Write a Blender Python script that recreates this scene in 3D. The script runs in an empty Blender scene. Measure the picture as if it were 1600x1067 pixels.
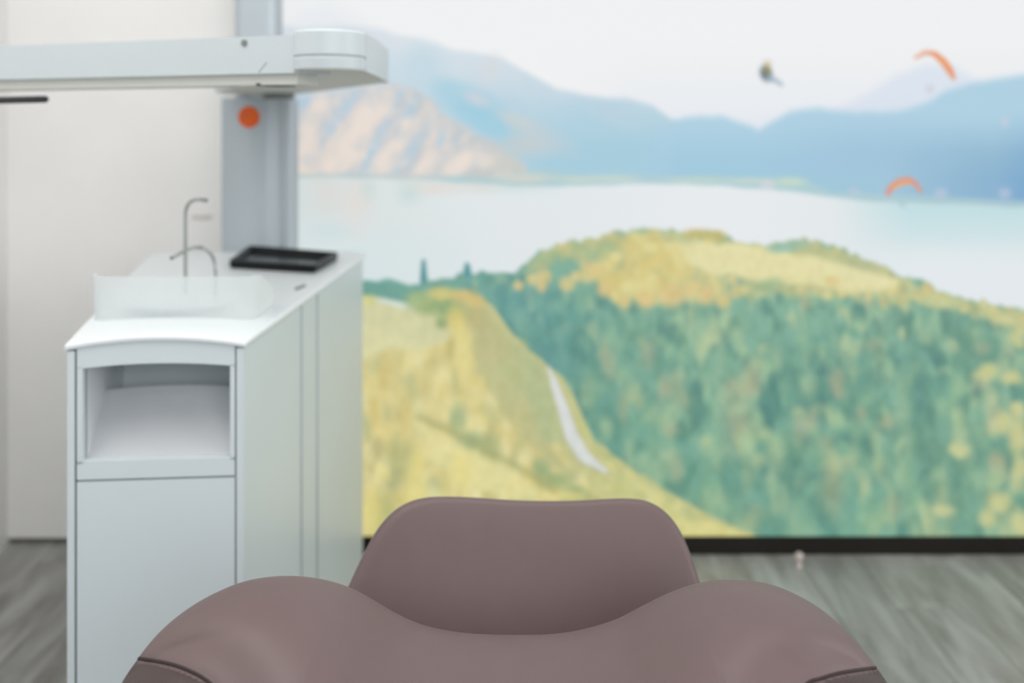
import bpy, bmesh, math, random
import numpy as np
from mathutils import Vector, Matrix
from mathutils.bvhtree import BVHTree

S = bpy.context.scene
COL = S.collection

# ------------------------------------------------------------------ camera
H = 1.33            # eye height of a seated dentist
F = 1422.0          # focal length in pixels of a 1600 px wide frame (32 mm)
HY = 200.0          # row of the horizon (lens shifted down)
cd = bpy.data.cameras.new('camera')
cd.lens = 32.0; cd.sensor_width = 36.0
cd.shift_y = -(533.5 - HY) / 1600.0
cd.clip_start = 0.05
cam = bpy.data.objects.new('camera', cd); COL.objects.link(cam)
cam.location = (0, 0, H); cam.rotation_euler = (math.pi / 2, 0, 0)
cd.dof.use_dof = True; cd.dof.focus_distance = 1.08; cd.dof.aperture_fstop = 2.3
S.camera = cam

# ------------------------------------------------------------------ light
w = bpy.data.worlds.new('world'); S.world = w; w.use_nodes = True
w.node_tree.nodes['Background'].inputs[0].default_value = (0.80, 0.90, 1.0, 1)
w.node_tree.nodes['Background'].inputs[1].default_value = 0.33
S.view_settings.view_transform = 'Standard'; S.view_settings.look = 'None'
S.view_settings.gamma = 1; S.view_settings.exposure = 0.0
S.view_settings.use_curve_mapping = False

def area(name, loc, size, power, color, rot=(0, 0, 0)):
    l = bpy.data.lights.new(name, 'AREA'); l.shape = 'RECTANGLE'
    l.size, l.size_y = size; l.energy = power; l.color = color
    o = bpy.data.objects.new(name, l); COL.objects.link(o)
    o.location = loc; o.rotation_euler = rot
    return o
area('ceiling_light', (-0.95, 1.0, 2.66), (1.2, 1.4), 20, (1.0, 0.985, 0.96))
area('ceiling_light', (0.5, 1.2, 2.66), (1.4, 0.9), 13, (1.0, 0.99, 0.97))
area('rear_key', (0.8, -1.7, 1.95), (2.8, 1.3), 43, (0.97, 0.985, 1.0), (math.radians(80), 0, math.radians(20)))  # key lamp added behind the viewer, placed to brighten cabinet front and chute

area('side_fill', (2.45, 0.9, 1.35), (1.6, 1.6), 20, (1.0, 0.985, 0.97), (math.radians(90), 0, math.radians(90)))  # unseen fill lamp added at the right to brighten the cabinet side

# ------------------------------------------------------------------ helpers
def W(px, py, d):
    return Vector(((px - 800) / F * d, d, H - (py - HY) / F * d))

def srgb(c):
    c = np.asarray(c, float) / 255.0
    return np.where(c <= 0.04045, c / 12.92, ((c + 0.055) / 1.055) ** 2.4)

def mat(name, col, rough=0.5, metal=0.0, noise=0.0, nscale=8.0, bump=0.0, bscale=200.0, coat=0.0, spec=0.5):
    m = bpy.data.materials.new(name); m.use_nodes = True
    nt = m.node_tree; b = nt.nodes['Principled BSDF']
    rgb = tuple(srgb(col))
    b.inputs['Roughness'].default_value = rough
    b.inputs['Metallic'].default_value = metal
    b.inputs['Coat Weight'].default_value = coat
    b.inputs['Specular IOR Level'].default_value = spec
    tc = nt.nodes.new('ShaderNodeTexCoord')
    n = nt.nodes.new('ShaderNodeTexNoise'); n.inputs['Scale'].default_value = nscale
    n.inputs['Detail'].default_value = 4
    nt.links.new(tc.outputs['Object'], n.inputs['Vector'])
    r = nt.nodes.new('ShaderNodeValToRGB')
    k = max(noise, 0.004)
    r.color_ramp.elements[0].position = 0.3; r.color_ramp.elements[1].position = 0.7
    r.color_ramp.elements[0].color = (*[max(0, c * (1 - k)) for c in rgb], 1)
    r.color_ramp.elements[1].color = (*[min(1, c * (1 + k)) for c in rgb], 1)
    nt.links.new(n.outputs['Fac'], r.inputs['Fac'])
    nt.links.new(r.outputs['Color'], b.inputs['Base Color'])
    if bump:
        n2 = nt.nodes.new('ShaderNodeTexNoise'); n2.inputs['Scale'].default_value = bscale
        n2.inputs['Detail'].default_value = 3
        nt.links.new(tc.outputs['Object'], n2.inputs['Vector'])
        bp = nt.nodes.new('ShaderNodeBump'); bp.inputs['Strength'].default_value = bump
        bp.inputs['Distance'].default_value = 0.001
        nt.links.new(n2.outputs['Fac'], bp.inputs['Height'])
        nt.links.new(bp.outputs['Normal'], b.inputs['Normal'])
    return m

def obj(name, bm, m, parent=None, smooth=False, angle=40):
    me = bpy.data.meshes.new(name)
    bmesh.ops.recalc_face_normals(bm, faces=bm.faces)
    if smooth:
        for f in bm.faces: f.smooth = True
        for e in bm.edges:
            if len(e.link_faces) == 2 and e.calc_face_angle(0) > math.radians(angle): e.smooth = False
    bm.to_mesh(me); bm.free()
    me.materials.append(m)
    o = bpy.data.objects.new(name, me); COL.objects.link(o)
    if parent is not None: 
        o.parent = parent
        o.matrix_parent_inverse = parent_world(parent).inverted()
    return o

def parent_world(o):
    m = Matrix.Translation(o.location) @ o.rotation_euler.to_matrix().to_4x4()
    if o.parent is not None:
        m = parent_world(o.parent) @ o.matrix_parent_inverse @ m
    return m

def thing(name, label, cat, loc=(0, 0, 0), group=None):
    o = bpy.data.objects.new(name, None); COL.objects.link(o)
    o.location = loc; o['label'] = label; o['category'] = cat
    if group: o['group'] = group
    return o

def struct(o, label=None):
    o['kind'] = 'structure'
    if label: o['label'] = label
    return o

def box(bm, x0, x1, y0, y1, z0, z1, bev=0.0, seg=2):
    r = bmesh.ops.create_cube(bm, size=1.0)
    vs = r['verts']
    for v in vs:
        v.co = Vector((x0 if v.co.x < 0 else x1, y0 if v.co.y < 0 else y1, z0 if v.co.z < 0 else z1))
    if bev:
        es = list({e for v in vs for e in v.link_edges})
        bmesh.ops.bevel(bm, geom=es, offset=bev, segments=seg, affect='EDGES', profile=0.5)
    return bm

def prism(bm, pts, z0, z1, bev=0.0, seg=2, bev_vert=True):
    """pts: plan outline (x,y); z0,z1 numbers or per-point lists"""
    n = len(pts)
    a = z0 if hasattr(z0, '__len__') else [z0] * n
    b = z1 if hasattr(z1, '__len__') else [z1] * n
    lo = [bm.verts.new((p[0], p[1], a[i])) for i, p in enumerate(pts)]
    hi = [bm.verts.new((p[0], p[1], b[i])) for i, p in enumerate(pts)]
    fs = [bm.faces.new(lo[::-1]), bm.faces.new(hi)]
    for i in range(n):
        j = (i + 1) % n
        fs.append(bm.faces.new((lo[i], lo[j], hi[j], hi[i])))
    if bev:
        es = [e for e in {e for f in fs for e in f.edges}
              if e.calc_face_angle(0) > math.radians(30) and (bev_vert or abs(e.verts[0].co.z - e.verts[1].co.z) < 1e-6)]
        bmesh.ops.bevel(bm, geom=es, offset=bev, segments=seg, affect='EDGES', profile=0.5)
    return bm

def cyl(bm, c, r0, r1, h, axis=(0, 0, 1), n=40, bev=0.0):
    q = Vector((0, 0, 1)).rotation_difference(Vector(axis).normalized()).to_matrix().to_4x4()
    M = Matrix.Translation(Vector(c)) @ q
    prof = [(r0 - bev, 0), (r0, bev), (r1, h - bev), (r1 - bev, h)] if bev else [(r0, 0), (r1, h)]
    rings = []
    for r, z in prof:
        rings.append([bm.verts.new(M @ Vector((r * math.cos(2 * math.pi * i / n), r * math.sin(2 * math.pi * i / n), z))) for i in range(n)])
    for A, B in zip(rings, rings[1:]):
        for i in range(n):
            j = (i + 1) % n
            bm.faces.new((A[i], A[j], B[j], B[i]))
    bm.faces.new(rings[0][::-1]); bm.faces.new(rings[-1])
    return bm

def smooth_path(pts, k=8):
    P = [Vector(p) for p in pts]; P = [2 * P[0] - P[1]] + P + [2 * P[-1] - P[-2]]
    out = []
    for i in range(1, len(P) - 2):
        for s in range(k):
            t = s / k
            a, b, c, d = P[i - 1], P[i], P[i + 1], P[i + 2]
            out.append(0.5 * ((2 * b) + (c - a) * t + (2 * a - 5 * b + 4 * c - d) * t * t + (3 * b - a - 3 * c + d) * t ** 3))
    out.append(P[-2]); return out

def tube(bm, path, r, n=14, cap=True):
    rings = []; up = None
    for i, p in enumerate(path):
        t = (path[min(i + 1, len(path) - 1)] - path[max(i - 1, 0)]).normalized()
        if up is None: up = Vector((0, 1, 0.1)).normalized() if abs(t.y) < .9 else Vector((1, 0, 0))
        s = t.cross(up).normalized(); up = s.cross(t).normalized()
        rings.append([bm.verts.new(p + r * (math.cos(2 * math.pi * k / n) * s + math.sin(2 * math.pi * k / n) * up)) for k in range(n)])
    for A, B in zip(rings, rings[1:]):
        for i in range(n):
            j = (i + 1) % n
            bm.faces.new((A[i], A[j], B[j], B[i]))
    if cap: bm.faces.new(rings[0][::-1]); bm.faces.new(rings[-1])
    return bm

# ------------------------------------------------------------------ materials
M_wall = mat('white_wall_paint', (241, 239, 237), 0.7, noise=0.01, bump=0.05, bscale=300)
M_ceil = mat('ceiling_paint', (235, 235, 235), 0.8)
M_black = mat('black_frame_metal', (30, 26, 22), 0.5, spec=0.3)
M_gapdark = mat('gap_shade_grey', (110, 108, 104), 0.6)
M_white = mat('white_lacquer', (208, 217, 220), 0.38, noise=0.006)
M_top = mat('white_worktop', (225, 230, 232), 0.32, noise=0.006)
M_carcass = mat('cabinet_carcass', (70, 84, 88), 0.7)
M_arm = mat('arm_white_plastic', (192, 200, 203), 0.4, noise=0.006)
M_armunder = mat('arm_underside_plastic', (196, 197, 190), 0.5)
M_dark = mat('dark_rubber', (38, 42, 42), 0.55)
M_grey = mat('grey_plastic', (120, 124, 122), 0.5)
M_alu = mat('brushed_aluminium', (178, 187, 193), 0.38, metal=0.25, noise=0.01)
M_steel = mat('tap_steel', (168, 172, 168), 0.28, metal=0.95)
M_orange = mat('orange_badge', (232, 96, 10), 0.35)
M_badge_mark = mat('badge_mark', (196, 110, 70), 0.4)
M_tray = mat('black_tray_plastic', (9, 13, 15), 0.4, spec=0.25)
M_tray2 = mat('tray_floor_plastic', (26, 30, 33), 0.22)
M_leather = mat('mauve_brown_leatherette', (102, 84, 83), 0.52, noise=0.02, nscale=30, bump=0.12, bscale=900, spec=0.5)
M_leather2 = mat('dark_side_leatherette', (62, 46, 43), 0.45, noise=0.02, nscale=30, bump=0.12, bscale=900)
M_seam = mat('seam_thread', (42, 26, 24), 0.7)

def frosted():
    m = bpy.data.materials.new('frosted_glass'); m.use_nodes = True
    nt = m.node_tree; b = nt.nodes['Principled BSDF']
    b.inputs['Base Color'].default_value = (0.90, 0.92, 0.92, 1)
    b.inputs['Roughness'].default_value = 0.25
    b.inputs['Transmission Weight'].default_value = 0.0
    tr = nt.nodes.new('ShaderNodeBsdfTransparent'); tr.inputs[0].default_value = (0.95, 0.97, 0.97, 1)
    tl = nt.nodes.new('ShaderNodeBsdfTranslucent'); tl.inputs[0].default_value = (0.95, 0.97, 0.97, 1)
    n = nt.nodes.new('ShaderNodeTexNoise'); n.inputs['Scale'].default_value = 40
    mr = nt.nodes.new('ShaderNodeMapRange'); mr.inputs['To Min'].default_value = 0.42; mr.inputs['To Max'].default_value = 0.48
    nt.links.new(n.outputs['Fac'], mr.inputs['Value'])
    m1 = nt.nodes.new('ShaderNodeMixShader'); m1.inputs[0].default_value = 0.5
    nt.links.new(b.outputs[0], m1.inputs[1]); nt.links.new(tl.outputs[0], m1.inputs[2])
    m2 = nt.nodes.new('ShaderNodeMixShader')
    nt.links.new(mr.outputs[0], m2.inputs[0])
    nt.links.new(m1.outputs[0], m2.inputs[1]); nt.links.new(tr.outputs[0], m2.inputs[2])
    nt.links.new(m2.outputs[0], nt.nodes['Material Output'].inputs['Surface'])
    return m
M_glass = frosted()

def plank_material():
    m = bpy.data.materials.new('grey_vinyl_plank'); m.use_nodes = True
    nt = m.node_tree; b = nt.nodes['Principled BSDF']
    tc = nt.nodes.new('ShaderNodeTexCoord'); oi = nt.nodes.new('ShaderNodeObjectInfo')
    mp = nt.nodes.new('ShaderNodeMapping'); mp.inputs['Scale'].default_value = (18, 3.2, 1)
    ad = nt.nodes.new('ShaderNodeVectorMath'); ad.operation = 'ADD'
    sc = nt.nodes.new('ShaderNodeVectorMath'); sc.operation = 'SCALE'; sc.inputs['Scale'].default_value = 40
    cx = nt.nodes.new('ShaderNodeCombineXYZ')
    for k in range(3): nt.links.new(oi.outputs['Random'], cx.inputs[k])
    nt.links.new(cx.outputs[0], sc.inputs[0]); nt.links.new(tc.outputs['Object'], mp.inputs['Vector'])
    nt.links.new(mp.outputs[0], ad.inputs[0]); nt.links.new(sc.outputs[0], ad.inputs[1])
    n = nt.nodes.new('ShaderNodeTexNoise'); n.inputs['Scale'].default_value = 0.9; n.inputs['Detail'].default_value = 6
    n.inputs['Roughness'].default_value = 0.6; n.inputs['Distortion'].default_value = 0.6
    nt.links.new(ad.outputs[0], n.inputs['Vector'])
    r = nt.nodes.new('ShaderNodeValToRGB'); e = r.color_ramp.elements
    e[0].position = 0.30; e[0].color = (*srgb((124, 121, 114)), 1)
    e[1].position = 0.68; e[1].color = (*srgb((176, 176, 173)), 1)
    nt.links.new(n.outputs['Fac'], r.inputs['Fac'])
    hs = nt.nodes.new('ShaderNodeHueSaturation')
    mr = nt.nodes.new('ShaderNodeMapRange'); mr.inputs['To Min'].default_value = 0.82; mr.inputs['To Max'].default_value = 1.08
    nt.links.new(oi.outputs['Random'], mr.inputs['Value']); nt.links.new(mr.outputs[0], hs.inputs['Value'])
    nt.links.new(r.outputs[0], hs.inputs['Color']); nt.links.new(hs.outputs[0], b.inputs['Base Color'])
    b.inputs['Roughness'].default_value = 0.42
    bp = nt.nodes.new('ShaderNodeBump'); bp.inputs['Strength'].default_value = 0.15; bp.inputs['Distance'].default_value = 0.001
    nt.links.new(n.outputs['Fac'], bp.inputs['Height']); nt.links.new(bp.outputs[0], b.inputs['Normal'])
    return m
M_plank = plank_material()
M_joint = mat('floor_joint', (62, 60, 56), 0.9)

# ------------------------------------------------------------------ the setting
D = 2.84        # lit mural face
DL = 2.91       # white wall on the left
XL, XR = -1.612, 2.60
floor = struct(obj('floor', box(bmesh.new(), XL - .1, XR, -3.4, 3.1, -0.05, -0.004), M_joint))
random.seed(4)
PW, PL = 0.18, 1.22
pm = None
nx = int((XR - XL) / PW) + 2
for i in range(nx):
    x = XL - 0.02 + i * PW
    y = -1.6 - random.random() * PL
    while y < 2.93:
        y0, y1 = max(y, -1.6), min(y + PL, 2.93)
        if y1 - y0 > 0.03:
            if x + PW > XR: break
            L = y1 - y0
            if abs(L - PL) < 1e-6 and pm is not None:
                o = bpy.data.objects.new('plank', pm); COL.objects.link(o)
            else:
                bm = box(bmesh.new(), 0.0008, PW - 0.0008, 0.0008, L - 0.0008, -0.0045, 0.0, 0.0006, 1)
                o = obj('plank', bm, M_plank)
                if abs(L - PL) < 1e-6: pm = o.data
            o.parent = floor
            o.location = (x, y0, random.uniform(-0.0003, 0.0))
        y += PL

struct(obj('wall_back', box(bmesh.new(), XL - .1, -0.55, DL, DL + .12, 0.02, 2.72), M_wall))
struct(obj('gap_shade_back', box(bmesh.new(), XL - .1, -0.55, DL + .012, DL + .1, -0.002, 0.022), M_gapdark))  # grey strip: the shade in the gap under the wall, put into colour
struct(obj('wall_left', box(bmesh.new(), XL - .1, XL, -0.6, DL + .1, -0.002, 2.72), M_wall))
struct(obj('wall_right', box(bmesh.new(), XR, XR + .1, 0.2, DL + .1, -0.002, 2.72), M_wall))
struct(obj('ceiling', box(bmesh.new(), XL - .1, XR + .1, -2.0, DL + .12, 2.70, 2.80), M_ceil))

# ------------------------------------------------------------------ the printed landscape (flat print on the light box)
rng = np.random.default_rng(11)
STEP = 3.0
px0, px1, py0, py1 = 415.0, 1960.0, -420.0, 838.0
NX = int((px1 - px0) / STEP) + 1; NY = int((py1 - py0) / STEP) + 1
gx, gy = np.meshgrid(np.linspace(px0, px1, NX), np.linspace(py0, py1, NY))

def vnoise(sx, sy, seed, x=gx, y=gy):
    r = np.random.default_rng(seed); T = r.random((256, 256))
    u = x / sx + 1000.3; v = y / sy + 1000.7
    i = np.floor(u).astype(int); j = np.floor(v).astype(int); fu = u - i; fv = v - j
    fu = fu * fu * (3 - 2 * fu); fv = fv * fv * (3 - 2 * fv)
    g = lambda a, b: T[a % 256, b % 256]
    return (g(i, j) * (1 - fu) + g(i + 1, j) * fu) * (1 - fv) + (g(i, j + 1) * (1 - fu) + g(i + 1, j + 1) * fu) * fv
def fbm(sx, sy, seed, o=3, x=gx, y=gy):
    s = 0; a = 1; t = 0
    for k in range(o):
        s = s + a * vnoise(sx / 2 ** k, sy / 2 ** k, seed + k, x, y); t += a; a *= .55
    return s / t
img = np.zeros((NY, NX, 3))
def C(*c): return np.array(c, float)
def over(m, col):
    global img
    m = np.clip(m, 0, 1)[..., None]
    img = img * (1 - m) + np.asarray(col) * m
def below(pts, soft=4.0, jag=0.0, js=12, seed=1):
    xs, ys = zip(*pts)
    line = np.interp(gx, xs, ys)
    if jag: line = line + jag * (vnoise(js, 1e6, seed) - .5) * 2
    return np.clip((gy - line) / soft + .5, 0, 1)
def poly(pts, soft=6.0, wob=0.0, ws=25, seed=3):
    x = gx; y = gy
    if wob:
        x = gx + wob * 2 * (vnoise(ws, ws, seed) - .5); y = gy + wob * 2 * (vnoise(ws, ws, seed + 9) - .5)
    inside = np.zeros_like(gx, bool); dist = np.full_like(gx, 1e9)
    n = len(pts)
    for i in range(n):
        ax, ay = pts[i]; bx, by = pts[(i + 1) % n]
        if ay != by:
            c = ((ay > y) != (by > y)) & (x < (bx - ax) * (y - ay) / (by - ay) + ax)
            inside ^= c
        t = np.clip(((x - ax) * (bx - ax) + (y - ay) * (by - ay)) / ((bx - ax) ** 2 + (by - ay) ** 2 + 1e-9), 0, 1)
        dist = np.minimum(dist, np.hypot(x - ax - t * (bx - ax), y - ay - t * (by - ay)))
    sd = np.where(inside, dist, -dist)
    return np.clip(sd / soft + .5, 0, 1)
def blob(cx, cy, rx, ry, col, a=1.0, soft=.5, rot=0.0, mask=None):
    R = max(rx, ry) * 1.6
    i0 = max(0, int((cx - R - px0) / STEP)); i1 = min(NX, int((cx + R - px0) / STEP) + 2)
    j0 = max(0, int((cy - R - py0) / STEP)); j1 = min(NY, int((cy + R - py0) / STEP) + 2)
    if i0 >= i1 or j0 >= j1: return
    X = gx[j0:j1, i0:i1] - cx; Y = gy[j0:j1, i0:i1] - cy
    if rot:
        c, s = math.cos(rot), math.sin(rot); X, Y = X * c + Y * s, -X * s + Y * c
    q = np.hypot(X / rx, Y / ry)
    m = np.clip((1 - q) / soft + .5, 0, 1) * a
    if mask is not None: m = m * mask[j0:j1, i0:i1]
    m = m[..., None]
    img[j0:j1, i0:i1] = img[j0:j1, i0:i1] * (1 - m) + np.asarray(col, float) * m
def stroke(pts, wds, col, a=1.0, soft=3.0):
    P = [(np.array(pts[i]), np.array(pts[i + 1]), wds[i], wds[i + 1]) for i in range(len(pts) - 1)]
    m = np.zeros_like(gx)
    for A, B, w0, w1 in P:
        t = np.clip(((gx - A[0]) * (B[0] - A[0]) + (gy - A[1]) * (B[1] - A[1])) / (((B - A) ** 2).sum() + 1e-9), 0, 1)
        dd = np.hypot(gx - A[0] - t * (B[0] - A[0]), gy - A[1] - t * (B[1] - A[1]))
        ww = w0 + (w1 - w0) * t
        m = np.maximum(m, np.clip((ww - dd) / soft + .5, 0, 1))
    over(m * a, col)

# sky
t = np.clip((gy + 420) / 640, 0, 1)[..., None]
img = C(236, 239, 240) * (1 - t) + C(238, 238, 239) * t
over(np.clip((gy - 60) / 130, 0, 1) * np.clip((gx - 850) / 150, 0, 1) * .75, C(226, 231, 237))
over(poly([(440, 60), (470, 22), (510, 2), (545, 18), (600, 60), (640, 110), (440, 140)], 40) * .5, C(222, 228, 235))
# pale far ridge on the left
m = below([(415, 40), (470, 42), (560, 40), (620, 52), (680, 70), (740, 82), (790, 92), (830, 116), (870, 140), (915, 150), (980, 154), (1020, 165), (1050, 186), (1100, 200), (1180, 240), (1960, 300)], 10, 3, 30)
n1 = fbm(60, 60, 21)
over(m * .9, C(212, 221, 228)[None, None] * 1.0)
over(m * np.clip((gy - 70) / 90, 0, 1) * (.45 + .55 * n1), C(184, 209, 222))
over(m * np.clip((gy - 150) / 80, 0, 1) * np.clip((gx - 700) / 160, 0, 1), C(166, 203, 219))
for cx, cy, rx, ry, c, a in [(735, 165, 48, 24, (160, 204, 222), .9), (770, 195, 50, 22, (160, 203, 221), .8), (700, 140, 30, 16, (172, 207, 222), .8), (660, 100, 30, 30, (188, 213, 225), .6), (765, 110, 14, 24, (212, 216, 218), .6), (745, 155, 20, 9, (205, 210, 218), .8),
                             (810, 190, 30, 10, (203, 209, 208), .8), (850, 215, 46, 18, (192, 205, 212), .7), (830, 225, 30, 16, (198, 206, 208), .6), (900, 190, 30, 30, (172, 206, 222), .5), (580, 100, 40, 30, (196, 215, 226), .6), (960, 180, 40, 12, (186, 208, 222), .7)]:
    blob(cx, cy, rx, ry, c, a, 1.2, .4)
# rocky face
rock = poly([(415, 300), (415, 160), (470, 150), (560, 138), (605, 130), (650, 140), (690, 172), (740, 205), (790, 238), (820, 262), (850, 290)], 10, 6, 30, 31)
over(rock, C(196, 203, 209))
over(rock * np.clip((gx - 600) / 150, 0, 1) * .7, C(196, 198, 195))
rx_ = gx * .62 + gy * .78; ry_ = -gx * .78 + gy * .62
nr = fbm(55, 16, 41, 3, gx * .5 - gy * .86 + 0 * gx, 0 * gx) * 0 + fbm(16, 60, 42, 3, gx * .85 + gy * .5, -gx * .5 + gy * .85)
over(rock * np.clip((nr - .50) * 6, 0, 1) * np.clip((gy - 140) / 40, 0, 1) * np.clip((800 - gx) / 150, 0, 1) * .75, C(229, 216, 206))
over(rock * np.clip((.40 - nr) * 7, 0, 1) * .8, C(178, 203, 219))
pch = (233, 221, 211)
for cx, cy, rx, ry, a, rot in [(482, 200, 13, 48, .9, .35), (500, 170, 12, 22, .8, .5), (565, 200, 18, 62, .95, .42), (548, 228, 26, 30, .9, .5), (600, 165, 12, 26, .8, .4), (514, 262, 12, 18, 1, .5), (605, 245, 12, 42, .95, .62), (640, 195, 18, 12, .9, 0), (665, 262, 12, 30, .9, .75), (720, 255, 14, 34, .95, .9), (755, 250, 22, 12, .8, .1), (676, 190, 8, 24, .5, 0), (480, 255, 20, 30, .7, .2), (700, 240, 10, 20, .6, 0)]:
    blob(cx, cy, rx, ry, pch, a, .9, rot, rock)
for cx, cy, rx, ry, a, rot in [(540, 165, 10, 30, .9, .5), (522, 190, 8, 24, .8, .4), (585, 230, 6, 40, .8, .5), (620, 262, 6, 26, .7, .7), (690, 215, 6, 16, .8, .3), (575, 270, 5, 18, .6, .5), (640, 225, 5, 20, .5, .6)]:
    blob(cx, cy, rx, ry, (180, 205, 221), a, .9, rot, rock)
over(rock * np.clip((fbm(26, 30, 133) - .5) * 5, 0, 1) * .55, C(203, 205, 207)); over(rock * np.clip((fbm(14, 12, 143) - .54) * 6, 0, 1) * .4, C(232, 222, 214))
blob(790, 258, 26, 16, (203, 204, 196), .7, 1); blob(800, 230, 30, 14, (196, 203, 204), .6, 1)
# lavender hill, right mountains
over(poly([(1300, 176), (1350, 150), (1400, 118), (1450, 100), (1490, 104), (1530, 128), (1600, 150), (1960, 200), (1960, 260), (1300, 240)], 16) * .8, C(214, 223, 236))
over(np.clip((gx - 1020) / 60, 0, 1) * below([(415, 215), (1020, 213), (1030, 210), (1130, 200), (1300, 172), (1400, 150), (1960, 190)], 30) * .4, C(213, 222, 235))
rm = np.clip((gx - 1000) / 60, 0, 1) * below([(415, 215), (1000, 215), (1036, 196), (1070, 184), (1125, 181), (1160, 192), (1185, 203), (1205, 190), (1235, 174), (1280, 169), (1340, 176), (1400, 173), (1440, 164), (1480, 142), (1530, 127), (1600, 118), (1700, 90), (1960, 60)], 13, 2, 20, 5)
over(rm, C(174, 207, 224))
over(rm * np.clip((gy - 190) / 60, 0, 1) * .9, C(161, 199, 220))
over(rm * np.clip((gy - 175) / 60, 0, 1) * np.clip((gx - 1180) / 150, 0, 1) * .7, C(160, 193, 217))
over(rm * np.clip((gy - 195) / 50, 0, 1) * np.clip((gx - 1380) / 120, 0, 1) * (.5 + .5 * vnoise(60, 40, 8)), C(150, 188, 208))
over(rm * np.clip((gy - 220) / 60, 0, 1) * np.clip((gx - 1400) / 200, 0, 1) * .9, C(133, 173, 205))
over(rm * np.clip((gy - 170) / 140, 0, 1) * np.clip((gx - 1555) / 60, 0, 1) * .8, C(122, 166, 206))
over(rm * np.clip((gy - 265) / 18, 0, 1) * np.clip((1450 - gx) / 200, 0, 1) * .6, C(158, 200, 212))
blob(1570, 190, 6, 8, (205, 205, 222), .6, 1)
for cx in (1335, 1570, 1470): blob(cx, 302, 10, 8, (196, 200, 220), .6, 1)
# shore
over(below([(415, 272), (560, 272), (780, 276), (850, 262), (900, 274), (1000, 274), (1250, 278), (1300, 300), (1960, 330)], 6) * below([(415, 240), (1960, 240)], 4) * .8, C(176, 204, 208))
for cx, cy, rx, ry, c, a in [(820, 278, 42, 7, (210, 212, 202), .8), (900, 280, 30, 5, (200, 213, 204), .8), (955, 279, 40, 6, (198, 214, 206), .8), (1090, 281, 50, 5, (190, 212, 204), .8), (1170, 283, 30, 5, (196, 214, 208), .8), (1235, 284, 22, 7, (196, 216, 200), .9), (1200, 288, 12, 8, (206, 212, 214), .9), (470, 276, 60, 4, (200, 206, 200), .7), (620, 277, 60, 4, (208, 206, 196), .6)]:
    blob(cx, cy, rx, ry, c, a, 1)
# lake
lk = below([(415, 278), (600, 280), (700, 285), (800, 291), (870, 292), (1000, 287), (1060, 288), (1150, 293), (1230, 298), (1300, 308), (1360, 316), (1450, 320), (1600, 325), (1960, 330)], 7, 1.5, 30)
over(lk, C(224, 230, 232))
over(lk * np.clip((760 - gx) / 260, 0, 1) * .9, C(214, 223, 222))
over(lk * np.clip((800 - gx) / 200, 0, 1) * np.clip((gy - 330) / 60, 0, 1) * .9, C(216, 228, 229))
over(lk * np.clip(1 - abs(gx - 1120) / 260, 0, 1) * .8, C(231, 234, 237))
over(lk * np.clip((gx - 1300) / 120, 0, 1) * np.clip((gy - 305) / 12, 0, 1) * np.clip((420 - gy) / 90, 0, 1) * .95, C(192, 221, 225))
over(lk * np.clip((gx - 1330) / 100, 0, 1) * np.clip((gy - 370) / 40, 0, 1) * .8, C(226, 232, 236))
for cx, cy, rx, ry, c, a in [(555, 320, 22, 36, (227, 219, 213), .7), (510, 300, 18, 26, (222, 218, 212), .6), (640, 300, 16, 16, (197, 219, 217), .8), (575, 295, 10, 16, (200, 216, 214), .6), (680, 294, 34, 10, (222, 216, 208), .7), (750, 293, 30, 8, (220, 214, 206), .6), (520, 360, 26, 10, (204, 222, 224), .6), (800, 296, 50, 6, (206, 222, 221), .6), (600, 345, 60, 14, (219, 226, 226), .6)]:
    blob(cx, cy, rx, ry, c, a, 1.6, 0, lk)

# forested hill
hillline = [(415, 440), (575, 440), (600, 437), (640, 446), (690, 436), (730, 428), (765, 424), (800, 430), (822, 414), (835, 396), (870, 382), (920, 374), (960, 364), (1000, 358), (1050, 360), (1090, 374), (1105, 362), (1125, 362), (1145, 376), (1200, 384), (1235, 376), (1270, 375), (1300, 384), (1340, 398), (1375, 414), (1395, 428), (1440, 440), (1480, 460), (1530, 470), (1600, 484), (1700, 500), (1960, 540)]
hill = below(hillline, 5, 5, 9, 17)
over(hill, C(112, 164, 148))
over(hill * np.clip((900 - gx) / 200, 0, 1) * .8, C(96, 156, 152))
def sl(x, pts): return np.interp(x, *zip(*pts))
forest_top = [(415, 430), (760, 425), (850, 440), (960, 480), (1100, 462), (1250, 455), (1400, 470), (1500, 490), (1600, 510), (1960, 560)]
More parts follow.
